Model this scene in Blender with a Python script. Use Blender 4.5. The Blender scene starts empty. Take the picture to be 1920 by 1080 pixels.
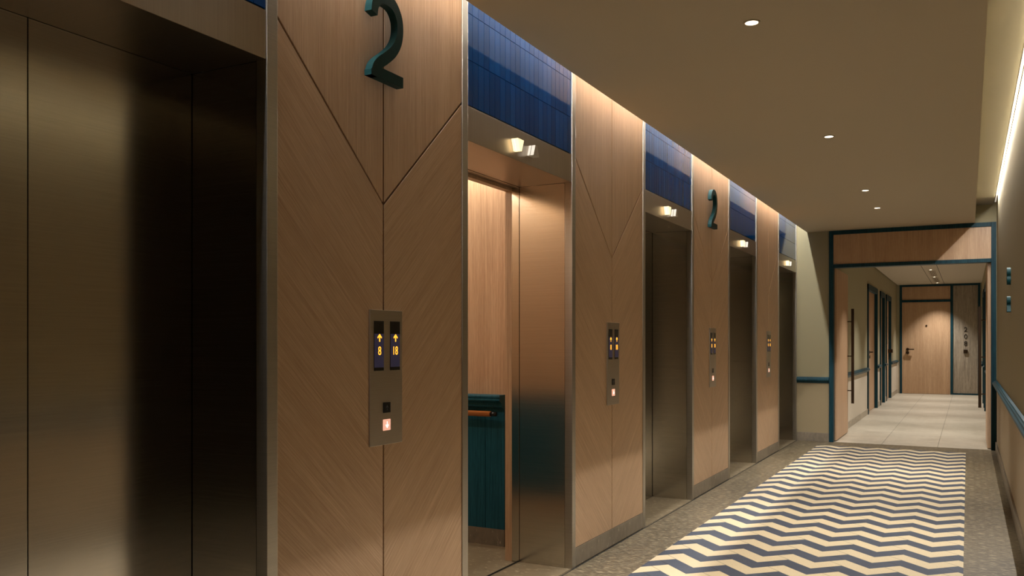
import bpy, bmesh, math, random
from mathutils import Vector, Matrix
random.seed(7)
SC = bpy.context.scene
COL = SC.collection
# ------------------------------------------------------------------ camera, world, exposure
F_PX, VP_X, HOR_Y, EYE = 1620.0, 1815.0, 641.0, 1.22
THETA = math.atan2(VP_X - 960.0, F_PX)
cam_d = bpy.data.cameras.new('camera'); cam = bpy.data.objects.new('camera', cam_d); COL.objects.link(cam)
cam_d.sensor_width = 36.0; cam_d.lens = F_PX * 36.0 / 1920.0
cam_d.shift_y = (HOR_Y - 540.0) / 1920.0
cam_d.clip_start = 0.02
cam.location = (0, 0, EYE); cam.rotation_euler = (math.radians(90), 0, THETA)
SC.camera = cam
w = bpy.data.worlds.new('world'); SC.world = w; w.use_nodes = True
w.node_tree.nodes['Background'].inputs[0].default_value = (1.0, 0.85, 0.65, 1)
w.node_tree.nodes['Background'].inputs[1].default_value = 0.02
vs = SC.view_settings
vs.view_transform = 'Standard'; vs.look = 'None'; vs.gamma = 1.0; vs.use_curve_mapping = False
vs.exposure = 0.0
# light levels (watts) and colours, tuned together here
WARM = (1.0, 0.93, 0.80)
WHITE_WARM = (1.0, 0.97, 0.91)
COVE_WHITE = (1.0, 0.985, 0.95)
YR0 = 1.9                        # where the right wall's light strip begins; invented start, keeps steel reflections dark
W_COVE_LEFT, W_COVE_RIGHT = 205.0, 130.0
W_DOWN, W_CORRIDOR, W_CAR = 185.0, 175.0, 7.5

# main dimensions
XL, XR = -1.88, 0.285            # lobby side walls
ZC, ZU = 2.57, 2.77              # main ceiling, raised ceiling by the right wall
XE, XS = -1.755, 0.07            # ceiling edges
YB, YE, YF = -3.0, 11.13, 22.4   # back wall, portal wall, far wall
DEP = 0.315                      # depth of the elevator recess
PITCH, OPW, Y0 = 2.28, 1.092, 0.875
XCL, XCR = -1.50, 0.275          # far corridor side walls

def area(name, loc, sx, sy, watts, color, rot=(0, 0, 0), parent=None, spread=180):
    d = bpy.data.lights.new(name, 'AREA'); d.shape = 'RECTANGLE'; d.size = sx; d.size_y = sy
    d.energy = watts; d.color = color; d.spread = math.radians(spread)
    o = bpy.data.objects.new(name, d); COL.objects.link(o); o.location = loc; o.rotation_euler = rot
    if parent: o.parent = parent
    return o

def spot(name, loc, watts, color, size=80, blend=0.6, radius=0.025, parent=None):
    d = bpy.data.lights.new(name, 'SPOT'); d.energy = watts; d.color = color
    d.spot_size = math.radians(size); d.spot_blend = blend; d.shadow_soft_size = radius
    o = bpy.data.objects.new(name, d); COL.objects.link(o); o.location = loc
    if parent: o.parent = parent
    return o

# light from the two concealed LED strips (the strips themselves are built further down)
area('cove_lamp', (XL + 0.03, (YB + YE) / 2 + 0.0, 3.06), 0.02, YE - YB - 0.1, W_COVE_LEFT, (1.0, 1.0, 0.98))
area('cove_lamp', (XR - 0.013, (YR0 + YE - 0.55) / 2, 2.787), 0.012, YE - YR0 - 0.55, W_COVE_RIGHT, COVE_WHITE)

# ------------------------------------------------------------------ materials
def lin(r, g, b):
    f = lambda c: c / 12.92 if c <= 0.04045 else ((c + 0.055) / 1.055) ** 2.4
    return (f(r / 255.), f(g / 255.), f(b / 255.), 1.0)

class NT:
    def __init__(s, name):
        s.m = bpy.data.materials.new(name); s.m.use_nodes = True
        s.t = s.m.node_tree; s.n = s.t.nodes; s.l = s.t.links
        s.b = s.n['Principled BSDF']
    def node(s, t, **kw):
        nd = s.n.new(t)
        for k, v in kw.items(): setattr(nd, k, v)
        return nd
    def math(s, op, a, b=None, c=None):
        nd = s.n.new('ShaderNodeMath'); nd.operation = op
        for i, v in enumerate((a, b, c)):
            if v is None: continue
            if isinstance(v, (int, float)): nd.inputs[i].default_value = v
            else: s.l.new(v, nd.inputs[i])
        return nd.outputs[0]
    def coords(s, scale=(1, 1, 1), rot=(0, 0, 0)):
        tc = s.n.new('ShaderNodeTexCoord')
        mp = s.n.new('ShaderNodeMapping')
        # rotate first, then stretch: two mappings
        mp.inputs['Rotation'].default_value = rot
        s.l.new(tc.outputs['Object'], mp.inputs[0])
        m2 = s.n.new('ShaderNodeMapping'); m2.inputs['Scale'].default_value = scale
        s.l.new(mp.outputs[0], m2.inputs[0])
        return m2.outputs[0]
    def noise(s, vec, scale=1.0, detail=3, rough=0.55):
        nd = s.n.new('ShaderNodeTexNoise'); nd.inputs['Scale'].default_value = scale
        nd.inputs['Detail'].default_value = detail; nd.inputs['Roughness'].default_value = rough
        s.l.new(vec, nd.inputs['Vector']); return nd.outputs['Fac']
    def ramp(s, fac, stops):
        nd = s.n.new('ShaderNodeValToRGB'); cr = nd.color_ramp
        while len(cr.elements) < len(stops): cr.elements.new(0.5)
        for e, (p, c) in zip(cr.elements, stops): e.position = p; e.color = c
        s.l.new(fac, nd.inputs[0]); return nd.outputs[0]
    def mix(s, fac, a, b, mode='MIX'):
        nd = s.n.new('ShaderNodeMix'); nd.data_type = 'RGBA'; nd.blend_type = mode
        for i, v in ((0, fac), (6, a), (7, b)):
            if isinstance(v, (int, float, tuple)): nd.inputs[i].default_value = v
            else: s.l.new(v, nd.inputs[i])
        return nd.outputs[2]
    def bump(s, h, strength=0.2, dist=0.002):
        nd = s.n.new('ShaderNodeBump'); nd.inputs['Strength'].default_value = strength
        nd.inputs['Distance'].default_value = dist
        s.l.new(h, nd.inputs['Height']); s.l.new(nd.outputs[0], s.b.inputs['Normal'])
    def set(s, **kw):
        names = dict(col='Base Color', rough='Roughness', metal='Metallic', spec='Specular IOR Level',
                     aniso='Anisotropic', anr='Anisotropic Rotation', emc='Emission Color', ems='Emission Strength', coat='Coat Weight', coatr='Coat Roughness')
        for k, v in kw.items():
            sk = s.b.inputs[names[k]]
            if isinstance(v, (int, float, tuple)): sk.default_value = v
            else: s.l.new(v, sk)
        return s.m

def plain(name, col, rough=0.5, metal=0.0, spec=0.5, wob=0.06, scale=8):
    n = NT(name); v = n.coords()
    f = n.noise(v, scale, 2)
    a = tuple(c * (1 - wob) for c in col[:3]) + (1,); b = tuple(min(1, c * (1 + wob)) for c in col[:3]) + (1,)
    return n.set(col=n.ramp(f, [(0.3, a), (0.7, b)]), rough=rough, metal=metal, spec=spec)

def wood(name, dark, light, rot=(0, 0, 0), rough=0.42, fine=1.0, bump=0.15, spec=0.4):
    """veneer whose grain runs along local Z before rotation"""
    n = NT(name)
    v1 = n.coords(scale=(230 * fine, 230 * fine, 2.2), rot=rot)
    v2 = n.coords(scale=(16 * fine, 16 * fine, 0.5), rot=rot)
    v3 = n.coords(scale=(420 * fine, 420 * fine, 14), rot=rot)
    a = n.noise(v1, 1.0, 4, 0.6); b = n.noise(v2, 1.0, 3, 0.55); c = n.noise(v3, 1.0, 2, 0.5)
    s = n.math('ADD', n.math('MULTIPLY', a, 0.52), n.math('ADD', n.math('MULTIPLY', b, 0.20), n.math('MULTIPLY', c, 0.28)))
    col = n.ramp(s, [(0.36, dark), (0.50, tuple((x + y) / 2 for x, y in zip(dark, light))), (0.62, light)])
    n.bump(a, bump, 0.001)
    return n.set(col=col, rough=rough, spec=spec)

OAK_D, OAK_L = lin(176, 140, 107), lin(212, 178, 143)
GR = math.radians(42.7)
M = {}
M['oak'] = wood('oak_veneer', OAK_D, OAK_L)
M['oak_down'] = wood('oak_veneer_falling_grain', OAK_D, OAK_L, rot=(-(math.pi / 2 - GR), 0, 0))
M['oak_up'] = wood('oak_veneer_rising_grain', OAK_D, OAK_L, rot=((math.pi / 2 - GR), 0, 0))
M['oak_side'] = wood('oak_door', lin(172, 135, 102), lin(210, 174, 139), fine=0.8)
M['grey_wood'] = wood('grey_wood', lin(120, 108, 95), lin(186, 172, 152), fine=0.45)
M['teal_wood'] = wood('teal_stained_wood', lin(8, 42, 52), lin(24, 70, 82), fine=0.4, rough=0.5, spec=0.22)
M['teal_car'] = wood('teal_stained_car_wood', lin(14, 62, 76), lin(36, 98, 114), fine=0.4, rough=0.45, spec=0.3)
M['teal_x'] = wood('teal_stained_wood_level_grain', lin(8, 44, 54), lin(28, 76, 88), rot=(math.pi / 2, 0, 0), fine=0.4, rough=0.42, spec=0.28)
M['teal'] = plain('teal_paint', lin(9, 56, 58), 0.5, spec=0.2, wob=0.08, scale=30)
M['added_dark_cladding'] = wood('added_dark_timber', lin(34, 24, 17), lin(58, 42, 30), fine=0.5)  # added finish for unseen walls, keeps the elevator steel reflecting dark
M['handrail_wood'] = wood('handrail_wood', lin(150, 84, 40), lin(205, 128, 66), rot=(0, math.pi / 2, 0), fine=0.6, rough=0.3)
M['dark_gap'] = plain('dark_gap', (0.006, 0.005, 0.004, 1), 0.8)
M['bronze'] = plain('dark_bronze', lin(62, 48, 34), 0.38, metal=0.8)
M['black'] = plain('black_plastic', (0.006, 0.006, 0.007, 1), 0.25)
M['ink'] = plain('dark_lettering', (0.012, 0.011, 0.010, 1), 0.4)
M['chrome'] = plain('chrome', (0.65, 0.62, 0.56, 1), 0.2, metal=1.0)

def steel(name, col, rough, aniso=0.6, stretch=(3, 3, 260)):
    n = NT(name); v = n.coords(scale=stretch)
    f = n.noise(v, 1.0, 3)
    c = n.ramp(f, [(0.3, tuple(x * 0.9 for x in col[:3]) + (1,)), (0.7, col)])
    r = n.math('ADD', n.math('MULTIPLY', f, 0.06), rough - 0.03)
    return n.set(col=c, rough=r, metal=1.0)
M['steel'] = steel('brushed_steel', (0.64, 0.605, 0.54, 1), 0.18)
M['steel_trim'] = steel('steel_trim', (0.48, 0.445, 0.385, 1), 0.36)
M['steel_lintel'] = steel('steel_lintel', (0.44, 0.38, 0.31, 1), 0.34, stretch=(3, 260, 3))
M['steel_plate'] = steel('satin_faceplate', (0.52, 0.46, 0.38, 1), 0.36)

def tile_mat():
    n = NT('glazed_blue_tile')
    g = n.node('ShaderNodeNewGeometry')
    c = n.ramp(g.outputs['Random Per Island'], [(0.0, lin(2, 58, 116)), (1.0, lin(5, 72, 138))])
    return n.set(col=c, rough=0.07, spec=0.32)
M['tile'] = tile_mat()

def stone(name, a, b, fleck, dark, along=(9, 42, 42), amount=0.62, rough=0.42, seams=None, bright=1.0):
    """fine stone with short streaky flecks; optional joints at given spacing"""
    n = NT(name)
    v = n.coords(scale=along); vb = n.coords(scale=(1.4, 1.4, 1.4))
    big = n.noise(vb, 1.6, 4, 0.6)
    f1 = n.noise(v, 1.0, 4, 0.62)
    v2 = n.coords(scale=(along[0] * 2.2, along[1] * 1.5, along[2] * 1.5)); f2 = n.noise(v2, 1.3, 2, 0.5)
    base = n.ramp(n.math('ADD', n.math('MULTIPLY', big, 0.6), n.math('MULTIPLY', f1, 0.4)), [(0.35, a), (0.65, b)])
    c = n.mix(n.ramp(f2, [(amount, (0, 0, 0, 1)), (amount + 0.06, (1, 1, 1, 1))]), base, fleck)
    c = n.mix(n.ramp(f1, [(0.28, (1, 1, 1, 1)), (0.34, (0, 0, 0, 1))]), c, dark)
    if seams:
        tc = n.node('ShaderNodeTexCoord'); sp = n.node('ShaderNodeSeparateXYZ'); n.l.new(tc.outputs['Object'], sp.inputs[0])
        tot = None
        for ax, off, step, wd in seams:
            q = n.math('PINGPONG', n.math('SUBTRACT', sp.outputs[ax], off), step / 2.0)
            k = n.math('LESS_THAN', q, wd)
            tot = k if tot is None else n.math('MAXIMUM', tot, k)
        c = n.mix(n.math('MULTIPLY', tot, 0.75), c, (0.05, 0.042, 0.033, 1))
    return n.set(col=c, rough=rough, spec=0.45)
M['floor'] = stone('lobby_stone', lin(80, 69, 51), lin(101, 88, 67), lin(156, 141, 112), lin(48, 39, 28), amount=0.55,
                   along=(7, 60, 60), seams=[(0, -0.70, 0.6, 0.0022), (1, 10.80, 40.0, 0.002)])
M['floor_corridor'] = stone('corridor_stone', lin(176, 165, 146), lin(198, 187, 168), lin(214, 204, 186), lin(164, 152, 134),
                            along=(4, 20, 20), seams=[(0, -0.911, 0.598, 0.0024)], rough=0.4)
M['sill_stone'] = stone('recess_stone', lin(128, 113, 89), lin(150, 134, 108), lin(180, 164, 136), lin(100, 86, 66), along=(8, 26, 26))
M['plinth'] = stone('plinth_stone', lin(112, 101, 86), lin(146, 133, 114), lin(184, 170, 148), lin(84, 75, 62), along=(40, 22, 14), amount=0.68)
M['base_light'] = stone('pale_plinth_stone', lin(158, 146, 128), lin(180, 168, 150), lin(200, 190, 170), lin(140, 128, 110), along=(30, 12, 12), amount=0.64)

def paint(name, col, rough=0.7):
    n = NT(name); v = n.coords(); f = n.noise(v, 180, 2)
    n.bump(f, 0.05, 0.001)
    return n.set(col=col, rough=rough, spec=0.25)
M['ceiling'] = paint('ceiling_paint', lin(196, 182, 158))
M['ceiling_corridor'] = paint('corridor_ceiling_paint', lin(205, 194, 175))
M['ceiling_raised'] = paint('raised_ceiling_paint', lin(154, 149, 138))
M['olive'] = paint('olive_wall_paint', lin(176, 165, 130))

def two_tone(name, upper, lower, z):
    n = NT(name); tc = n.node('ShaderNodeTexCoord'); sp = n.node('ShaderNodeSeparateXYZ')
    n.l.new(tc.outputs['Object'], sp.inputs[0])
    k = n.math('GREATER_THAN', sp.outputs[2], z)
    v = n.coords(); f = n.noise(v, 180, 2); n.bump(f, 0.05, 0.001)
    return n.set(col=n.mix(k, lower, upper), rough=0.68, spec=0.25)
M['wall_lobby'] = two_tone('wall_two_paints', lin(153, 142, 113), lin(176, 159, 133), 0.75)
M['wall_portal'] = two_tone('portal_wall_two_paints', lin(158, 148, 117), lin(160, 144, 113), 0.75)
M['wall_corridor'] = two_tone('corridor_wall_two_paints', lin(168, 160, 132), lin(214, 202, 184), 0.76)

def emit(name, col, strength, base=None):
    n = NT(name); return n.set(col=base or col, emc=col, ems=strength, rough=0.4)
M['lamp'] = emit('lamp_lens', (1.0, 0.86, 0.66, 1), 9.0)
M['lamp_soft'] = emit('corridor_lamp_lens', (1.0, 0.86, 0.68, 1), 2.2)
M['strip'] = emit('led_strip', (1.0, 0.90, 0.76, 1), 0.45)
M['arrow_lit'] = emit('lit_arrow_glass', (1.0, 0.82, 0.48, 1), 1.25)
M['arrow_off'] = plain('unlit_arrow_glass', lin(206, 198, 186), 0.3)
M['digit'] = emit('orange_digit', (1.0, 0.42, 0.03, 1), 1.7)
M['screen'] = emit('indigo_screen', (0.024, 0.020, 0.042, 1), 0.6, (0.01, 0.01, 0.02, 1))
M['button_lit'] = emit('lit_button', (1.0, 0.50, 0.36, 1), 0.75)
M['button_arrow'] = emit('lit_button_arrow', (1.0, 0.9, 0.72, 1), 2.0)
M['button_dim'] = plain('dim_button_arrow', (0.03, 0.03, 0.03, 1), 0.4)
M['car_panel'] = emit('car_light_panel', (1.0, 0.85, 0.62, 1), 3.0)

def rug_mat():
    n = NT('chevron_tile')
    tc = n.node('ShaderNodeTexCoord'); sp = n.node('ShaderNodeSeparateXYZ'); n.l.new(tc.outputs['Object'], sp.inputs[0])
    X, Y = sp.outputs[0], sp.outputs[1]
    P = 0.2805; A0 = -1.449
    dx = n.math('PINGPONG', n.math('SUBTRACT', X, A0), P / 2)           # distance to nearest apex
    t = n.math('ADD', n.math('SUBTRACT', Y, 4.993), dx)                  # 0 at the dark band's top edge
    ph = n.math('FLOORED_MODULO', t, 0.28)                               # dark for ph in (0.142 .. 0.28)
    dark = n.math('GREATER_THAN', ph, 0.1415)
    # edge joints
    e1 = n.math('LESS_THAN', n.math('PINGPONG', t, 0.14), 0.0016)
    # one joint in each tile, parallel to the falling arm, on the rising arm only
    xm = n.math('FLOORED_MODULO', n.math('SUBTRACT', X, A0), P)          # 0..P, rising arm is P/2..P
    s = n.math('FLOORED_MODULO', n.math('SUBTRACT', t, 0.0015), 0.14)    # height above the band's lower edge
    u = n.math('SUBTRACT', P, xm)                                        # distance left of the apex on rising arm
    # lower edge at apex -> upper edge half way down the arm: s = 2u (in sheared band coordinates)
    d = n.math('ABSOLUTE', n.math('SUBTRACT', s, n.math('MULTIPLY', u, 2.0)))
    j = n.math('MULTIPLY', n.math('LESS_THAN', d, 0.0055), n.math('LESS_THAN', u, 0.071))
    v = n.coords(scale=(260, 260, 260)); f = n.noise(v, 1.0, 2)
    vb = n.coords(scale=(3, 3, 3)); fb = n.noise(vb, 1.0, 2)
    cream = n.ramp(f, [(0.3, lin(196, 176, 140)), (0.7, lin(218, 198, 162))])
    navy = n.ramp(n.math('ADD', n.math('MULTIPLY', f, 0.6), n.math('MULTIPLY', fb, 0.4)), [(0.3, lin(54, 59, 71)), (0.7, lin(76, 81, 94))])
    c = n.mix(dark, cream, navy)
    jj = n.math('MAXIMUM', n.math('MULTIPLY', e1, 0.5), n.math('MULTIPLY', j, n.math('ADD', 0.35, n.math('MULTIPLY', dark, 0.45))))
    c = n.mix(jj, c, (0.03, 0.028, 0.026, 1))
    n.bump(f, 0.08, 0.001)
    return n.set(col=c, rough=0.55, spec=0.35)
M['rug'] = rug_mat()

# ------------------------------------------------------------------ mesh helpers
def box(bm, x0, x1, y0, y1, z0, z1, bev=0.0):
    vs_ = [bm.verts.new(p) for p in ((x0, y0, z0), (x1, y0, z0), (x1, y1, z0), (x0, y1, z0), (x0, y0, z1), (x1, y0, z1), (x1, y1, z1), (x0, y1, z1))]
    fs = [bm.faces.new([vs_[i] for i in q]) for q in ((0, 3, 2, 1), (4, 5, 6, 7), (0, 1, 5, 4), (1, 2, 6, 5), (2, 3, 7, 6), (3, 0, 4, 7))]
    if bev > 0:
        es = list({e for f in fs for e in f.edges})
        bmesh.ops.bevel(bm, geom=es, offset=bev, segments=2, profile=0.7, affect='EDGES')

def prism(bm, pts, axis, a, b):
    """closed polygon extruded from a to b along axis; pts are the two other coordinates in cyclic order"""
    def P(p, t):
        if axis == 'X': return (t, p[0], p[1])
        if axis == 'Y': return (p[0], t, p[1])
        return (p[0], p[1], t)
    A = [bm.verts.new(P(p, a)) for p in pts]; B = [bm.verts.new(P(p, b)) for p in pts]
    n = len(pts)
    bm.faces.new(A); bm.faces.new(list(reversed(B)))
    for i in range(n): bm.faces.new((A[i], B[i], B[(i + 1) % n], A[(i + 1) % n]))

def tube(bm, p0, p1, r, seg=20, r2=None):
    p0 = Vector(p0); p1 = Vector(p1); d = p1 - p0
    m = Matrix.Translation((p0 + p1) / 2) @ d.to_track_quat('Z', 'Y').to_matrix().to_4x4()
    bmesh.ops.create_cone(bm, cap_ends=True, segments=seg, radius1=r, radius2=r if r2 is None else r2, depth=d.length, matrix=m)

def ring(bm, c, r_in, r_out, z0, z1, seg=32):
    """flat ring around the Z axis"""
    L = []
    for i in range(seg):
        a = 2 * math.pi * i / seg; ca, sa = math.cos(a), math.sin(a)
        L.append([bm.verts.new((c[0] + r * ca, c[1] + r * sa, c[2] + z)) for r, z in ((r_in, z0), (r_out, z0), (r_out, z1), (r_in, z1))])
    for i in range(seg):
        A, B = L[i], L[(i + 1) % seg]
        for k in range(4): bm.faces.new((A[k], A[(k + 1) % 4], B[(k + 1) % 4], B[k]))

def obj(name, bm, mat, parent=None, smooth=False):
    bmesh.ops.recalc_face_normals(bm, faces=bm.faces[:])
    me = bpy.data.meshes.new(name); bm.to_mesh(me); bm.free()
    me.materials.append(mat if not isinstance(mat, str) else M[mat])
    if smooth:
        for p in me.polygons: p.use_smooth = True
    o = bpy.data.objects.new(name, me); COL.objects.link(o)
    if parent: o.parent = parent
    return o

def bx(name, mat, dims, parent=None, bev=0.0):
    bm = bmesh.new()
    for d in ([dims] if isinstance(dims[0], (int, float)) else dims): box(bm, *d, bev=bev)
    return obj(name, bm, mat, parent)

def thing(name, label, cat, loc=(0, 0, 0), group=None):
    o = bpy.data.objects.new(name, None); COL.objects.link(o); o.location = loc; o.empty_display_size = 0.1
    o['label'] = label; o['category'] = cat
    if group: o['group'] = group
    return o

def tag(o, label, cat, group=None, kind=None):
    o['label'] = label; o['category'] = cat
    if group: o['group'] = group
    if kind: o['kind'] = kind
    return o

def struct(o, label, cat): return tag(o, label, cat, None, 'structure')

def copy_tree(o, parent=None):
    c = o.copy(); COL.objects.link(c); c.parent = parent
    if parent: c.matrix_parent_inverse = o.matrix_parent_inverse.copy()
    for ch in list(o.children): copy_tree(ch, c)
    return c

def text_obj(name, s, size, depth, mat, parent, loc, facing, stretch=1.0):
    """solid lettering: facing '+X', '-X' or '-Y'; centred on loc"""
    cu = bpy.data.curves.new(name, 'FONT'); cu.body = s; cu.size = size; cu.extrude = depth / 2
    cu.align_x = 'CENTER'; cu.align_y = 'CENTER'; cu.resolution_u = 6
    t = bpy.data.objects.new('text', cu); COL.objects.link(t)
    me = bpy.data.meshes.new_from_object(t.evaluated_get(bpy.context.evaluated_depsgraph_get()))
    COL.objects.unlink(t); bpy.data.objects.remove(t)
    ex, ey, ez = {'+X': ((0, 1, 0), (0, 0, 1), (1, 0, 0)), '-X': ((0, -1, 0), (0, 0, 1), (-1, 0, 0)), '-Y': ((1, 0, 0), (0, 0, 1), (0, -1, 0))}[facing]
    xs = [v.co.x for v in me.vertices]; ys = [v.co.y for v in me.vertices]
    cx, cy = (min(xs) + max(xs)) / 2, (min(ys) + max(ys)) / 2
    for v in me.vertices:
        a, b, c = (v.co.x - cx) * stretch, v.co.y - cy, v.co.z
        v.co = Vector(ex) * a + Vector(ey) * b + Vector(ez) * c + Vector(loc)
    me.materials.clear(); me.materials.append(M[mat])
    me.name = name
    o = bpy.data.objects.new(name, me); COL.objects.link(o)
    if parent: o.parent = parent
    return o

def arrow_pts(cy, cz, w, h, up=True):
    s = 1 if up else -1
    t = w * 0.20
    p = [(-t / 2, -h / 2), (t / 2, -h / 2), (t / 2, h * 0.14), (w / 2 - t * 0.4, -h * 0.08), (w / 2, h * 0.08), (0, h / 2), (-w / 2, h * 0.08), (-w / 2 + t * 0.4, -h * 0.08), (-t / 2, h * 0.14)]
    return [(cy + a, cz + s * b) for a, b in p]

# ------------------------------------------------------------------ shell of the lobby
o = bx('floor', 'floor', (-2.215, 0.4, YB, YE + 0.02, -0.08, 0.0)); struct(o, 'beige flecked stone lobby floor', 'floor')
o = bx('floor', 'floor_corridor', (XCL - 0.2, 0.45, YE + 0.02, YF + 0.1, -0.08, 0.0)); struct(o, 'pale stone tile floor of the far corridor', 'floor')
o = bx('ceiling', 'ceiling', (XE, XS, YB, YE, ZC, ZU)); struct(o, 'dropped main lobby ceiling with downlights', 'ceiling')
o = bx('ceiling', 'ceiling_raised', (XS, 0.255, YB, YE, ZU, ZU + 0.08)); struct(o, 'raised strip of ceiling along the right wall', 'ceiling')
o = bx('ceiling', 'ceiling', [(XL - 0.35, XE, YB, YE, 3.10, 3.16), (XE, XE + 0.04, YB, YE, ZU, 3.10), (0.195, 0.45, YB, YE, 2.9, 2.96), (0.195, 0.255, YB, YE, ZU + 0.08, 2.9)])
struct(o, 'top of the narrow light slots beside the lobby ceiling', 'ceiling')
o = bx('wall_right', 'wall_lobby', (XR, 0.42, 0.75, YE, 0, 2.9)); struct(o, 'olive over beige painted right lobby wall', 'wall')
o = bx('wall_right', 'added_dark_cladding', (XR, 0.42, YB, 0.75, 0, 2.9)); struct(o, 'unseen right wall behind the viewer, dark timber added to darken steel reflections', 'wall')  # finish invented behind the viewer so the steel mirrors something dark
o = bx('wall_back', 'added_dark_cladding', (-2.3, 0.42, YB - 0.1, YB, 0, 3.12)); struct(o, 'unseen lobby back wall behind the viewer, in the same added dark timber', 'wall')
# portal wall: left return, strip above the frame
o = bx('wall_end', 'wall_portal', [(-2.2, -1.498, YE, YE + 0.12, 0, 3.12), (-1.498, 0.28, YE, YE + 0.12, ZC, 3.12), (0.28, 0.45, YE, YE + 0.12, 0, 3.0)])
struct(o, 'olive end wall of the lobby around the double door portal', 'wall')
# wall cores behind the wooden piers and above the elevators
def opening(k): return Y0 + PITCH * k, Y0 + PITCH * k + OPW
core = bmesh.new()
for k in range(0, 5):
    a, b = opening(k)
    prev = opening(k - 1)[1] if k > 0 else None
    if prev is not None: box(core, -2.195, XL - 0.02, prev + 0.045, a - 0.045, 0, 3.1)
    box(core, -2.195, XL - 0.022, a - 0.045, b + 0.045, 2.226, 3.1)
box(core, -2.195, XL - 0.02, opening(0)[0] - 0.045 - 1.098, opening(0)[0] - 0.045, 0, 3.1)
o = obj('wall_left', core, 'dark_gap'); struct(o, 'wall behind the wooden piers and blue tile panels', 'wall')
o = bx('wall_left', 'olive', (-2.195, XL, YB, opening(0)[0] - 0.045 - 1.098 - 0.01, 0, 3.1)); struct(o, 'plain left lobby wall before the first pier', 'wall')

# chair rails: moulded profile (distance from the wall, height)
RAIL = [(0, 0.715), (0.014, 0.717), (0.018, 0.728), (0.030, 0.736), (0.042, 0.742), (0.046, 0.752), (0.044, 0.764), (0.034, 0.770), (0.030, 0.778), (0.022, 0.782), (0.018, 0.788), (0, 0.790)]
def rail_x(name, x, sgn, y0, y1, label, dz=0.0):     # runs along Y on a wall at x
    bm = bmesh.new(); prism(bm, [(x + sgn * d, z + dz) for d, z in RAIL], 'Y', y0, y1)
    return struct(obj(name, bm, 'teal_x'), label, 'chair rail')
def rail_y(name, y, x0, x1, label, dz=0.0):            # runs along X on a wall facing -Y
    bm = bmesh.new(); prism(bm, [(y - d, z + dz) for d, z in RAIL], 'X', x0, x1)
    return struct(obj(name, bm, 'teal_wood'), label, 'chair rail')
rail_x('trim_1', XR, -1, 0.75, YE - 0.03, 'long teal moulded chair rail on the right wall')
rail_y('trim_2', YE, -1.876, -1.498, 'short teal chair rail between last elevator and portal')
struct(bx('baseboard_right', 'plinth', (XR - 0.014, XR, 0.75, YE - 0.03, 0, 0.10), bev=0.003), 'brown stone baseboard along the right wall', 'baseboard')
struct(bx('baseboard_end', 'plinth', (-1.874, -1.498, YE - 0.012, YE, 0, 0.105)), 'stone baseboard between last elevator and portal', 'baseboard')

# recess floors of the elevators with the dark joint line
for k in range(5):
    pass
seam = bmesh.new(); box(seam, XL + 0.004, XL + 0.010, YB, YE - 0.02, -0.001, 0.0012)
struct(obj('trim_3', seam, 'dark_gap'), 'thin dark floor joint along the elevator wall', 'floor joint')

# chevron floor inlay
o = bx('floor_inlay', 'rug', (-1.5665, -0.022, -1.0, 10.70, 0.0, 0.003))
tag(o, 'navy and cream chevron tile inlay set in the stone floor', 'floor inlay')

# ------------------------------------------------------------------ wooden piers
def make_pier(yc, label):
    t = thing('wood_pier', label, 'wall panel', (XL, yc, 0), 'oak clad piers between the elevators')
    h = 0.549; g = 0.0036; ap, sh, top, bot = 1.720, 2.222, 3.05, 0.105
    def panel(name, pts, mat):
        bm = bmesh.new(); prism(bm, pts, 'X', -0.019, 0.0)
        es = [e for e in bm.edges if all(abs(v.co.x) < 1e-6 for v in e.verts)]
        bmesh.ops.bevel(bm, geom=es, offset=0.0012, segments=1, affect='EDGES')
        return obj(name, bm, mat, t)
    e = 0.001
    sl = (sh - ap) / h
    d = g * math.sqrt(1 + sl * sl)
    panel('upper_panel', [(-h + e, sh + d), (-g, ap + d + g * sl), (-g, top), (-h + e, top)], 'oak')
    panel('upper_panel', [(h - e, sh + d), (h - e, top), (g, top), (g, ap + d + g * sl)], 'oak')
    panel('lower_panel', [(-h + e, bot), (-g, bot), (-g, ap - d + g * sl), (-h + e, sh - d)], 'oak_down')
    panel('lower_panel', [(h - e, bot), (h - e, sh - d), (g, ap - d + g * sl), (g, bot)], 'oak_up')
    bx('backing', 'dark_gap', (-0.030, -0.017, -h, h, 0.0, top), t)
    bx('plinth', 'plinth', (-0.019, 0.003, -h + e, h - e, 0.006, bot - 0.002), t)
    return t
def pier_y(k): return (opening(k)[1] + opening(k + 1)[0]) / 2
PL = {-1: 'oak clad pier beyond the left edge of the view, before the first elevator',
      0: 'wide oak clad pier nearest the viewer, carrying the large numeral',
      1: 'oak clad pier just beyond the open elevator, without a numeral',
      2: 'oak clad pier between third and fourth elevators, carrying the small looking numeral',
      3: 'narrowest looking oak pier, last before the end wall'}
pier0 = None
for k in (0, -1, 1, 2, 3):
    if pier0 is None: pier0 = make_pier(pier_y(0), PL[0]); continue
    c = copy_tree(pier0); c.location = (XL, pier_y(k), 0); c['label'] = PL[k]

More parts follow.
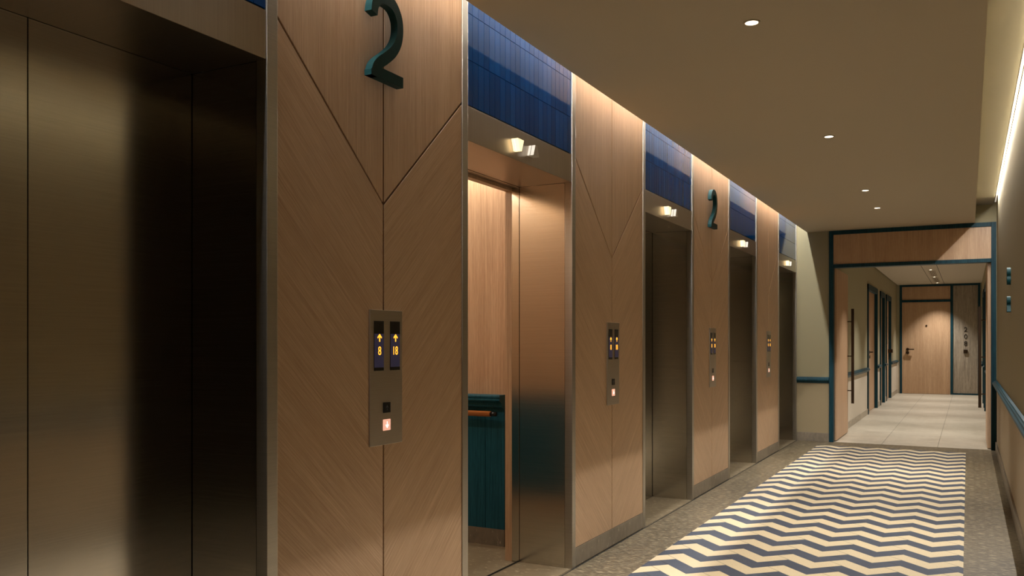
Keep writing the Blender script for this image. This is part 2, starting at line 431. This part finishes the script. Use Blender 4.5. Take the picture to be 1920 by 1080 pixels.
# ------------------------------------------------------------------ elevator entrances
def trapezoid_arrow(t, cy, up):
    # solid little prism split by a groove; light glass
    w_top, w_bot = (0.020, 0.062) if up else (0.062, 0.020)
    z0, z1 = (2.118, 2.170) if up else (2.112, 2.166)
    a = obj('direction_arrow', bmesh.new(), 'arrow_off' if up else 'arrow_lit', t)
    bm = bmesh.new()
    for x0, x1 in ((0.0, 0.013), (0.016, 0.034)):
        prism(bm, [(cy - w_bot / 2, z0), (cy + w_bot / 2, z0), (cy + w_top / 2, z1), (cy - w_top / 2, z1)], 'X', x0, x1)
    bmesh.ops.recalc_face_normals(bm, faces=bm.faces[:]); bm.to_mesh(a.data); bm.free()
    a['label'] = 'unlit white up arrow' if up else 'glowing yellow down arrow'
    return a

def make_elevator(k, is_open, label):
    a, b = opening(k)
    t = thing('elevator_entrance', label, 'elevator', (XL, a, 0), 'elevator entrances along the left wall')
    W = OPW
    # jamb trims (front faces flush with the piers) and lining
    for y0, y1 in ((-0.045, 0.0), (W, W + 0.045)):
        bx('edge_trim', 'steel_trim', (-0.04, 0.004, y0, y1, 0.0, 3.05), t, bev=0.002)
        bx('jamb', 'steel', (-0.313, -0.041, y0, y1, 0.002, 2.075), t)
    bx('lintel', 'steel_lintel', (-0.313, 0.0, 0.0015, W - 0.0015, 2.076, 2.224), t, bev=0.0015)
    # glazed tiles in three courses
    bm = bmesh.new(); rnd = random.Random(11 + k)
    tw = 0.0497
    n = 22
    zc = [2.230, 2.4235, 2.6225, 2.8215, 3.0205, 3.05]
    for j in range(5):
        for i in range(n):
            y0 = W * i / n + 0.0013; y1 = W * (i + 1) / n - 0.0013
            z0, z1 = zc[j] + 0.0013, zc[j + 1] - 0.0013
            f = [rnd.uniform(-0.00007, 0.00007) for _ in range(4)]
            P = [(-0.012, y0, z0), (-0.012, y1, z0), (-0.012, y1, z1), (-0.012, y0, z1)]
            Q = [(-0.003 + f[0], y0, z0), (-0.003 + f[1], y1, z0), (-0.003 + f[2], y1, z1), (-0.003 + f[3], y0, z1)]
            A = [bm.verts.new(p) for p in P]; B = [bm.verts.new(p) for p in Q]
            bm.faces.new(A[::-1]); bm.faces.new(B)
            for q in range(4): bm.faces.new((A[q], A[(q + 1) % 4], B[(q + 1) % 4], B[q]))
    bx('tile_backing', 'dark_gap', (-0.022, -0.010, 0.0, W, 2.226, 3.05), t)
    obj('tile_panel', bm, 'tile', t)
    trapezoid_arrow(t, 0.432, False); trapezoid_arrow(t, 0.595, True)
    bx('sill', 'sill_stone', (-0.313, -0.004, 0.001, W - 0.001, 0.0, 0.003), t)
    if not is_open:
        bx('door_panel', 'steel', (-0.345, -0.316, -0.04, W / 2 - 0.0015, 0.004, 2.10), t, bev=0.001)
        bx('door_panel', 'steel', (-0.345, -0.316, W / 2 + 0.0015, W + 0.04, 0.004, 2.10), t, bev=0.001)
    else:
        # inner landing strip behind the slot where the doors slide away
        for y0, y1 in ((-0.045, 0.001), (W - 0.001, W + 0.045)):
            bx('door_edge', 'steel', (-0.362, -0.3165, y0, y1, 0.004, 2.075), t, bev=0.001)
        bx('door_header', 'steel_lintel', (-0.362, -0.3165, 0.002, W - 0.002, 2.075, 2.22), t)
        bx('threshold', 'dark_gap', (-0.334, -0.326, -0.04, W + 0.04, 0.0, 0.004), t)
    return t
EL = ['nearest elevator entrance with closed steel doors at left edge of view',
      'elevator entrance standing open on a lit oak and teal car',
      'closed elevator entrance directly after the open one, seen in full',
      'closed elevator entrance second from the end wall, between two narrow piers',
      'farthest closed elevator entrance, touching the olive end wall']
for k in (0, 2, 3, 4): make_elevator(k, False, EL[k])
make_elevator(1, True, EL[1])

# ------------------------------------------------------------------ the open car
a1, b1 = opening(1)
car = thing('elevator_car', 'lit elevator car with oak walls, teal wainscot and wooden handrail behind the open doors', 'elevator car', (-2.25, (a1 + b1) / 2, 0))
cx0, cx1 = -3.75, -2.245            # world extents
cy0, cy1 = a1 - 0.29, 4.54
ox, oy = -2.25, (a1 + b1) / 2
def L(d): return (d[0] - ox, d[1] - ox, d[2] - oy, d[3] - oy, d[4], d[5])
def cb(name, mat, d, bev=0.0, parent=None): return bx(name, mat, L(d), parent or car, bev)
cb('car_floor', 'sill_stone', (cx0, -2.217, cy0, cy1, -0.05, 0.0))
cb('side_wall', 'oak_side', (cx0, -2.262, cy1, cy1 + 0.03, 0.0, 2.4))
cb('side_wall', 'oak_side', (cx0, -2.262, cy0 - 0.03, cy0, 0.0, 2.4))
cb('rear_wall', 'oak_side', (cx0 - 0.03, cx0, cy0, cy1, 0.0, 2.4))
for yy0, yy1 in ((cy0, a1 - 0.001), (b1 + 0.001, cy1)):
    cb('front_post', 'oak_side', (-2.285, -2.2435, yy0, yy1, 0.0, 2.4))
cb('front_transom', 'oak_side', (-2.285, -2.2435, a1 - 0.001, b1 + 0.001, 2.058, 2.4))
cb('car_ceiling', 'ceiling', (cx0, -2.25, cy0, cy1, 2.36, 2.40))
for yy in (cy0 + 0.09, cy1 - 0.13): cb('light_strip', 'car_panel', (-3.65, -2.40, yy, yy + 0.04, 2.352, 2.36))
# wainscot of the side wall seen through the doorway, and of the others
wsx = -2.44
bm = bmesh.new()
for i in range(9):
    y = cy1; x1 = wsx - i * 0.1325; x0 = max(cx0, x1 - 0.1305)
    if x1 <= cx0: break
    box(bm, x0 - ox, x1 - ox, y - 0.012 - oy, y - oy, 0.10, 0.84, bev=0.001)
obj('wainscot', bm, 'teal_car', car)
cb('wainscot', 'teal_car', (cx0, cx0 + 0.012, cy0, cy1 - 0.012, 0.10, 0.84))
cb('wainscot', 'teal_car', (cx0 + 0.012, wsx, cy0, cy0 + 0.012, 0.10, 0.84))
cb('car_baseboard', 'plinth', [(cx0, wsx, cy1 - 0.016, cy1, 0.0, 0.10)][0])
# moulded cap with a scrolled end profile
capp = [(0, 0.905), (0.072, 0.905), (0.075, 0.898), (0.075, 0.889), (0.070, 0.886), (0.070, 0.882), (0.078, 0.880), (0.078, 0.872), (0.074, 0.868), (0.060, 0.862), (0.050, 0.854), (0.047, 0.844), (0.045, 0.834), (0.034, 0.824), (0.022, 0.819), (0.014, 0.812), (0.012, 0.800), (0, 0.800)]
bm = bmesh.new(); prism(bm, [(cy1 - oy - d, z) for d, z in capp], 'X', cx0 - ox, wsx - ox); obj('wainscot_cap', bm, 'teal_car', car)
bm = bmesh.new(); tube(bm, (-3.6 - ox, cy1 - 0.075 - oy, 0.793), (-2.500 - ox, cy1 - 0.075 - oy, 0.793), 0.0165, 20)
hr = obj('handrail', bm, 'handrail_wood', car, True)
bm = bmesh.new(); tube(bm, (-2.500 - ox, cy1 - 0.075 - oy, 0.793), (-2.462 - ox, cy1 - 0.075 - oy, 0.793), 0.0135, 20)
obj('end_cap', bm, 'black', hr, True)['label'] = 'black end cap'
for x in (-2.62, -3.45):
    bm = bmesh.new(); tube(bm, (x - ox, cy1 - 0.075 - oy, 0.790), (x - ox, cy1 - 0.012 - oy, 0.790), 0.006, 12)
    obj('bracket', bm, 'black', hr, True)
area('car_lamp', (-2.95 - ox, 0, 2.345), 0.5, 0.9, W_CAR * 0.7, WARM, parent=car)
for yy in (cy0 + 0.11, cy1 - 0.11): area('car_lamp', (-3.02 - ox, yy - oy, 2.345), 1.25, 0.04, W_CAR, WARM, parent=car)

# ------------------------------------------------------------------ call panels on the piers
def make_call_panel(yc, label):
    t = thing('call_panel', label, 'elevator call panel', (XL + 0.0006, yc, 0), 'elevator call panels on the oak piers')
    bx('faceplate', 'steel_plate', (0.0, 0.006, -0.098, 0.098, 0.846, 1.335), t, bev=0.0012)
    for y0, y1, s in ((-0.076, -0.018, '8'), (0.021, 0.081, '18')):
        d = bx('display', 'black', (0.005, 0.0072, y0, y1, 1.116, 1.295), t)
        d['label'] = 'black display reading ' + s
        bx('screen', 'screen', (0.0070, 0.0077, y0 + 0.001, y1 - 0.001, 1.128, 1.249), d)
        c = (y0 + y1) / 2 + 0.004
        text_obj('floor_digit', s, 0.044, 0.0008, 'digit', d, (0.0084, c - 0.002, 1.188), '+X', 0.82 if s == '18' else 0.9)
        bm = bmesh.new(); prism(bm, arrow_pts(c - 0.002, 1.2345, 0.026, 0.028), 'X', 0.0078, 0.0086); obj('floor_arrow', bm, 'digit', d)
    b = bx('call_button', 'black', (0.005, 0.0085, -0.021, 0.021, 0.962, 1.000), t, bev=0.001); b['label'] = 'unlit dark up button'
    bm = bmesh.new(); prism(bm, arrow_pts(0.0, 0.981, 0.015, 0.020), 'X', 0.0084, 0.0089); obj('button_arrow', bm, 'button_dim', b)
    b = bx('call_button', 'button_lit', (0.005, 0.0085, -0.021, 0.021, 0.898, 0.938), t, bev=0.001); b['label'] = 'glowing pink down button'
    bm = bmesh.new(); prism(bm, arrow_pts(0.0, 0.918, 0.018, 0.024, False), 'X', 0.0084, 0.0089); obj('button_arrow', bm, 'button_arrow', b)
    return t
CP = ['largest looking steel call panel, on the nearest oak pier',
      'steel call panel on the pier just beyond the open elevator',
      'steel call panel below the small looking numeral, third along the wall',
      'smallest looking steel call panel, on the last oak pier']
p0 = make_call_panel(pier_y(0) + 0.010, CP[0])
for k in (1, 2, 3):
    c = copy_tree(p0); c.location = (XL + 0.0006, pier_y(k) + 0.006, 0); c['label'] = CP[k]

# ------------------------------------------------------------------ the floor numerals "2"
def catmull(pts, n=10):
    out = []
    P = [pts[0]] + pts + [pts[-1]]
    for i in range(1, len(P) - 2):
        p0, p1, p2, p3 = (Vector((*q, 0)) for q in P[i - 1:i + 3])
        for j in range(n):
            t = j / n
            out.append(0.5 * ((2 * p1) + (p2 - p0) * t + (2 * p0 - 5 * p1 + 4 * p2 - p3) * t * t + (3 * p1 - p0 - 3 * p2 + p3) * t ** 3))
    out.append(Vector((*pts[-1], 0)))
    return out
def make_two(y_left, label):
    C = catmull([(.022, .222), (.031, .257), (.064, .286), (.113, .294), (.163, .283), (.196, .248), (.203, .205), (.190, .160), (.155, .118), (.104, .082), (.060, .055), (.032, .030), (.021, .0)])
    hw = 0.0215; SX = 0.86
    bm = bmesh.new(); x0, x1 = 0.006, 0.036
    rows = []
    for i, p in enumerate(C):
        d = (C[min(i + 1, len(C) - 1)] - C[max(i - 1, 0)]).normalized(); nrm = Vector((-d.y, d.x, 0))
        if i >= len(C) - 12:     # the foot keeps its outer edge upright
            nrm = nrm.lerp(Vector((1, 0, 0)), (i - len(C) + 12) / 11.0).normalized()
        A, B = p + nrm * hw, p - nrm * hw
        A.y, B.y = max(A.y, 0), max(B.y, 0)
        rows.append([bm.verts.new((x, q.x * SX, q.y)) for x, q in ((x0, A), (x1, A), (x1, B), (x0, B))])
    for r, s in zip(rows, rows[1:]):
        for k in range(4): bm.faces.new((r[k], r[(k + 1) % 4], s[(k + 1) % 4], s[k]))
    bm.faces.new(rows[0][::-1]); bm.faces.new(rows[-1])
    prism(bm, [(0.0, 0.0), (.225 * SX, 0.0), (.225 * SX, .039), (.03 * SX, .039), (0.0, .02)], 'X', x0, x1 - 0.0004)
    # two short stand-off pins to the panel
    tube(bm, (0, 0.06 * SX, 0.02), (x0 + .002, 0.06 * SX, 0.02), 0.005, 10); tube(bm, (0, 0.113 * SX, 0.294), (x0 + .002, 0.113 * SX, 0.294), 0.005, 10)
    o = obj('floor_numeral', bm, 'teal')
    o.location = (XL, y_left, 2.156)
    return tag(o, label, 'floor number', 'dark teal numerals on the oak piers')
make_two(2.441, 'large dark teal numeral 2 cut by the top of the picture, on nearest pier')
make_two(6.965, 'small looking dark teal numeral 2 on the pier above the third call panel')

# ------------------------------------------------------------------ downlights of the lobby
def make_downlight(x, y, z, label, cat, group, lensmat, watts, r=0.027, size=66, blend=1.0):
    t = thing('downlight', label, cat, (x, y, z), group)
    bm = bmesh.new(); ring(bm, (0, 0, 0), r, r + 0.008, -0.004, 0.001); obj('trim_ring', bm, 'ceiling', t)
    bm = bmesh.new(); bmesh.ops.create_circle(bm, cap_ends=True, segments=32, radius=r)
    for v in bm.verts: v.co.z = -0.0022
    obj('lens', bm, lensmat, t)
    spot('downlight_lamp', (0, 0, -0.012), watts, WHITE_WARM, size, blend, 0.02, t)
    return t
DX = -0.808
for y, lb in ((2.50, 'recessed downlight beside the nearest pier, above the view'),
              (3.70, 'recessed downlight nearest the viewer, brightest spot on the ceiling'),
              (5.99, 'recessed downlight second from the viewer on the lobby ceiling'),
              (8.27, 'recessed downlight third from the viewer on the lobby ceiling'),
              (9.41, 'recessed downlight farthest along the lobby ceiling, before the portal')):
    make_downlight(DX, y, ZC, lb, 'downlight', 'round downlights in the lobby ceiling', 'lamp', W_DOWN * (0.5 if y < 3 else 1.0))

# concealed LED strips that the cove lamps stand for
o = bx('led_strip', 'strip', (XL + 0.008, XL + 0.034, YB + 0.02, YE - 0.02, 3.064, 3.076)); tag(o, 'concealed light strip in the slot above the elevators', 'light strip')
o = bx('led_strip', 'strip', (XR - 0.020, XR - 0.006, YR0, YE - 0.02, 2.790, 2.796)); tag(o, 'concealed light strip in the slot above the right wall', 'light strip')

# ------------------------------------------------------------------ portal with double doors
portal = struct(thing('door_1', 'teal framed portal with two open oak leaves at the end of the lobby', 'door portal', (-0.61, YE, 0)), 'teal framed portal with two open oak leaves at the end of the lobby', 'door portal')
px = -0.61
def pb(name, mat, d, bev=0.0, parent=None): return bx(name, mat, (d[0] - px, d[1] - px, d[2] - YE, d[3] - YE, d[4], d[5]), parent or portal, bev)
fy0, fy1 = YE - 0.02, YE + 0.13
pb('frame_post', 'teal_wood', (-1.498, -1.448, fy0, fy1, 0, ZC - 0.001), 0.002)
pb('frame_post', 'teal_wood', (0.231, 0.281, fy0, fy1, 0, ZC - 0.001), 0.002)
pb('frame_head', 'teal_wood', (-1.448, 0.231, fy0, fy1, 2.521, ZC - 0.001), 0.002)
pb('transom_bar', 'teal_wood', (-1.448, 0.231, fy0, fy1, 2.120, 2.161), 0.002)
pb('header_panel', 'oak_side', (-1.448, 0.231, YE - 0.006, YE + 0.10, 2.161, 2.521))
def pull(leaf, x, y, sgn):
    bm = bmesh.new(); box(bm, x + sgn * 0.066 - 0.017 - px, x + sgn * 0.066 + 0.017 - px, y - 0.017 - YE, y + 0.017 - YE, 0.40, 1.66)
    hb = obj('pull_handle', bm, 'bronze', leaf)
    bm = bmesh.new()
    for z in (0.57, 1.03, 1.49): tube(bm, (x - px, y - YE, z), (x + sgn * 0.052 - px, y - YE, z), 0.007, 12)
    obj('standoff', bm, 'bronze', hb)
lf = pb('door_leaf', 'oak_side', (-1.447, -1.425, YE + 0.08, 12.36, 0.012, 2.116), 0.001)
pull(lf, -1.425, 12.30, 1)
lf2 = pb('door_leaf', 'oak_side', (0.196, 0.233, YE + 0.08, 12.30, 0.012, 2.116), 0.001)
pull(lf2, 0.196, 12.24, -1)

# ------------------------------------------------------------------ far corridor
o = bx('ceiling', 'ceiling_corridor', (XCL + 0.02, XCR + 0.03, YE + 0.12, YF, 2.565, 2.62)); struct(o, 'pale ceiling of the far corridor', 'ceiling')
o = bx('ceiling', 'dark_gap', [(XCL - 0.1, XCL + 0.02, YE + 0.12, YF, 2.60, 2.64)]); struct(o, 'shadow gap beside the far corridor ceiling', 'ceiling')
doorsL = [(15.64, 17.34, 'lever'), (17.97, 18.93, 'plain'), (19.32, 20.56, 'slot')]
doorsR = [(15.6, 17.4, 'lever'), (18.2, 19.6, 'plain')]
def corridor_wall(name, x, sgn, doors, label):
    bm = bmesh.new(); y = YE + 0.12; t = 0.16
    lo, hi = (x - t, x) if sgn > 0 else (x, x + t)
    for a, b, _ in doors:
        box(bm, lo, hi, y, a + 0.05, 0, 2.61); box(bm, lo, hi, a + 0.05, b - 0.05, 2.14, 2.61); y = b - 0.05
    box(bm, lo, hi, y, YF, 0, 2.61)
    return struct(obj(name, bm, 'wall_corridor'), label, 'wall')
corridor_wall('wall_left', XCL, 1, doorsL, 'olive over cream left wall of the far corridor')
corridor_wall('wall_right', XCR, -1, doorsR, 'right wall of the far corridor seen edge on')
o = bx('wall_far', 'wall_corridor', [(XCL - 0.1, XCR + 0.2, YF + 0.06, YF + 0.14, 0, 2.62), (XCL, -1.43, YF, YF + 0.06, 0, 2.62), (0.247, XCR, YF, YF + 0.06, 0, 2.62)])
struct(o, 'far end wall of the corridor behind the oak room door', 'wall')
# side doors
def side_door(name, x, sgn, y0, y1, style, label):
    t = struct(thing(name, label, 'door', (x, (y0 + y1) / 2, 0)), label, 'door')
    oy_ = (y0 + y1) / 2
    def sb(nm, mat, d0, d1, a, b, z0, z1, parent=None, bev=0.0):      # d: distance out of the wall
        xs = sorted((sgn * d0, sgn * d1))
        return bx(nm, mat, (xs[0], xs[1], a - oy_, b - oy_, z0, z1), parent or t, bev)
    cw = 0.085
    sb('casing', 'teal_wood', -0.10, 0.022, y0, y0 + cw, 0, 2.195, bev=0.002)
    sb('casing', 'teal_wood', -0.10, 0.022, y1 - cw, y1, 0, 2.195, bev=0.002)
    sb('casing_head', 'teal_wood', -0.10, 0.024, y0, y1, 2.10, 2.198, bev=0.002)
    lf_ = sb('door_leaf', 'oak_side', -0.09, -0.030, y0 + cw, y1 - cw, 0.006, 2.10)
    if style == 'lever':
        yy = y0 + cw + 0.62
        bm = bmesh.new()
        X = lambda d: sgn * d
        tube(bm, (X(-0.035), yy - oy_, 1.04), (X(-0.021), yy - oy_, 1.04), 0.027, 20)
        tube(bm, (X(-0.045), yy - oy_, 1.04), (X(0.012), yy - oy_, 1.04), 0.010, 14)
        box(bm, *sorted((X(0.002), X(0.022))), yy - 0.012 - oy_, yy + 0.15 - oy_, 1.03, 1.05)
        obj('lever_handle', bm, 'bronze', lf_)
        bm = bmesh.new(); tube(bm, (X(-0.035), yy - oy_, 0.955), (X(-0.019), yy - oy_, 0.955), 0.027, 20); obj('lock_cylinder', bm, 'bronze', lf_)
    if style == 'slot':
        sb('vision_slot', 'black', -0.034, -0.028, y0 + 0.68, y0 + 0.80, 1.17, 1.76, lf_)
        sb('lock_box', 'bronze', -0.045, 0.06, y1 - cw - 0.16, y1 - cw - 0.02, 0.985, 1.06, lf_, 0.003)
    return t
side_door('door_2', XCL, 1, *doorsL[0], 'first teal cased oak door on the left of the far corridor, with lever handle')
side_door('door_3', XCL, 1, *doorsL[1], 'narrow teal cased door, middle one on the left of the far corridor')
side_door('door_4', XCL, 1, *doorsL[2], 'oak door with tall dark slot and lock box, last on the left of the corridor')
side_door('door_5', XCR, -1, *doorsR[0], 'nearer teal cased door on the right of the far corridor, seen edge on')
side_door('door_6', XCR, -1, *doorsR[1], 'farther teal cased door on the right of the far corridor, seen edge on')
# rails and baseboards between them
segL = [(YE + 0.14, 15.64), (17.34, 17.97), (18.93, 19.32), (20.56, YF - 0.01)]
SL = ['longest chair rail on the left corridor wall, behind the open leaf', 'chair rail stub between first and second left corridor doors', 'chair rail stub between second and third left corridor doors', 'chair rail beyond the last left corridor door']
SB = ['long pale baseboard behind the open left leaf', 'pale baseboard stub between first and second left corridor doors', 'pale baseboard stub between second and third left corridor doors', 'pale baseboard beyond the last left corridor door']
for i, (a, b) in enumerate(segL):
    rail_x('trim_%d' % (4 + i), XCL, 1, a, b + (0.03 if i < 3 else 0), SL[i], 0.0)
    struct(bx('baseboard_left', 'base_light', (XCL, XCL + 0.012, a, b, 0, 0.095)), SB[i], 'baseboard')
rail_x('trim_8', XCR, -1, 17.42, 18.18, 'chair rail between the two right corridor doors')
rail_x('trim_9', XCR, -1, 19.62, YF - 0.01, 'chair rail beyond the last right corridor door')
rail_x('trim_10', XCR, -1, YE + 0.2, 15.58, 'chair rail hidden behind the open right leaf')
# far room door in its teal frame
far = struct(thing('door_7', 'oak room door in a teal frame at the far end of the corridor', 'door', (-0.6, YF, 0)), 'oak room door in a teal frame at the far end of the corridor', 'door')
def fb(name, mat, d, bev=0.0, parent=None): return bx(name, mat, (d[0] + 0.6, d[1] + 0.6, d[2] - YF, d[3] - YF, d[4], d[5]), parent or far, bev)
for x0, x1 in ((-1.430, -1.380), (-0.360, -0.305), (0.199, 0.247)): fb('frame_post', 'teal_wood', (x0, x1, YF - 0.02, YF + 0.06, 0, 2.56), 0.002)
fb('frame_head', 'teal_wood', (-1.380, 0.199, YF - 0.018, YF + 0.06, 2.517, 2.56))
fb('transom_bar', 'teal_wood', (-1.380, -0.360, YF - 0.018, YF + 0.06, 2.150, 2.205))
fb('bottom_bar', 'teal_wood', (-0.305, 0.199, YF - 0.018, YF + 0.06, 0, 0.035))
fb('header_panel', 'oak_side', (-1.380, -0.360, YF, YF + 0.05, 2.205, 2.517))
fb('side_panel', 'grey_wood', (-0.305, 0.199, YF - 0.002, YF + 0.05, 0.035, 2.517))
fb('door_lining', 'oak_side', (-1.380, -1.352, YF - 0.008, YF + 0.05, 0, 2.150))
fb('door_lining', 'oak_side', (-0.385, -0.360, YF - 0.008, YF + 0.05, 0, 2.150))
fb('door_lining', 'oak_side', (-1.352, -0.385, YF - 0.008, YF + 0.05, 2.125, 2.150))
dl = fb('door_leaf', 'oak_side', (-1.350, -0.387, YF + 0.004, YF + 0.05, 0.006, 2.123))
def f3(x, y, z): return (x + 0.6, y - YF, z)
bm = bmesh.new(); tube(bm, f3(-0.861, YF + 0.01, 1.60), f3(-0.861, YF - 0.008, 1.60), 0.020, 18); obj('peephole', bm, 'bronze', dl)
bm = bmesh.new(); tube(bm, f3(-1.262, YF + 0.01, 1.045), f3(-1.262, YF - 0.008, 1.045), 0.032, 20)
tube(bm, f3(-1.262, YF, 1.045), f3(-1.262, YF - 0.06, 1.045), 0.011, 14)
box(bm, -1.275 + 0.6, -1.120 + 0.6, -0.072, -0.048, 1.033, 1.057); obj('lever_handle', bm, 'bronze', dl)
bm = bmesh.new(); tube(bm, f3(-1.262, YF + 0.01, 0.965), f3(-1.262, YF - 0.014, 0.965), 0.036, 20)
obj('lock_cylinder', bm, 'bronze', dl)
for ch, z, lb in (('2', 1.505, 'small black digit 2, topmost of the room number'), ('0', 1.345, 'small black digit 0, middle of the room number'), ('8', 1.185, 'small black digit 8, lowest of the room number')):
    o = text_obj('room_number_digit', ch, 0.150, 0.008, 'ink', None, (-0.047, YF - 0.006, z), '-Y')
    tag(o, lb, 'room number', 'digits of the room number on the grey panel')
o = bx('card_reader', 'bronze', (-0.090, -0.008, YF - 0.03, YF - 0.002, 0.955, 1.040), bev=0.006); tag(o, 'square bronze card reader below the room number on the grey panel', 'card reader')

# corridor ceiling strip: lights and grilles
gb = bmesh.new()
for x in (-0.735, -0.487): box(gb, x - 0.004, x + 0.004, 11.3, YF - 0.03, 2.5638, 2.566)
struct(obj('trim_11', gb, 'dark_gap'), 'two fine joints of the service strip in the corridor ceiling', 'ceiling joint')
cl = [(11.98, 'corridor downlight just behind the portal header'), (13.95, 'corridor downlight second behind the portal header'), (15.93, 'corridor downlight third behind the portal header'),
      (17.90, 'nearest visible downlight in the far corridor ceiling'), (19.86, 'corridor downlight between the two slotted grilles'), (21.87, 'farthest corridor downlight, just before the room door')]
for y, lb in cl:
    make_downlight(-0.615, y, 2.565, lb, 'downlight', 'small downlights in the corridor ceiling', 'lamp', W_CORRIDOR, 0.026, 86, 0.85)
for y0, y1, lb in ((18.09, 19.62, 'nearer slotted air grille in the far corridor ceiling'), (20.03, 21.57, 'farther slotted air grille in the far corridor ceiling')):
    t = thing('air_grille', lb, 'air grille', (-0.61, (y0 + y1) / 2, 2.565), 'slotted grilles in the corridor ceiling')
    hl = (y1 - y0) / 2
    bx('grille_frame', 'ceiling_corridor', [(-0.062, -0.054, -hl, hl, -0.006, 0.0), (0.054, 0.062, -hl, hl, -0.006, 0.0), (-0.054, 0.054, -hl, -hl + 0.01, -0.006, 0.0), (-0.054, 0.054, hl - 0.01, hl, -0.006, 0.0)], t)
    bx('duct', 'black', (-0.054, 0.054, -hl + 0.01, hl - 0.01, -0.0012, 0.0), t)
    for i in range(4):
        x = -0.040 + i * 0.0267
        bx('blade', 'ceiling_corridor', (x - 0.006, x + 0.006, -hl + 0.01, hl - 0.01, -0.006, -0.001), t)

# wall lettering on the right wall
o = text_obj('wall_character', '8', 0.185, 0.026, 'teal', None, (XR - 0.013, 7.52, 1.715), '-X'); tag(o, 'upper dark teal character standing out from the right wall', 'sign letter', 'raised teal characters on the right wall')
o = text_obj('wall_character', 'R', 0.175, 0.026, 'teal', None, (XR - 0.013, 7.52, 1.505), '-X'); tag(o, 'lower dark teal character standing out from the right wall', 'sign letter', 'raised teal characters on the right wall')
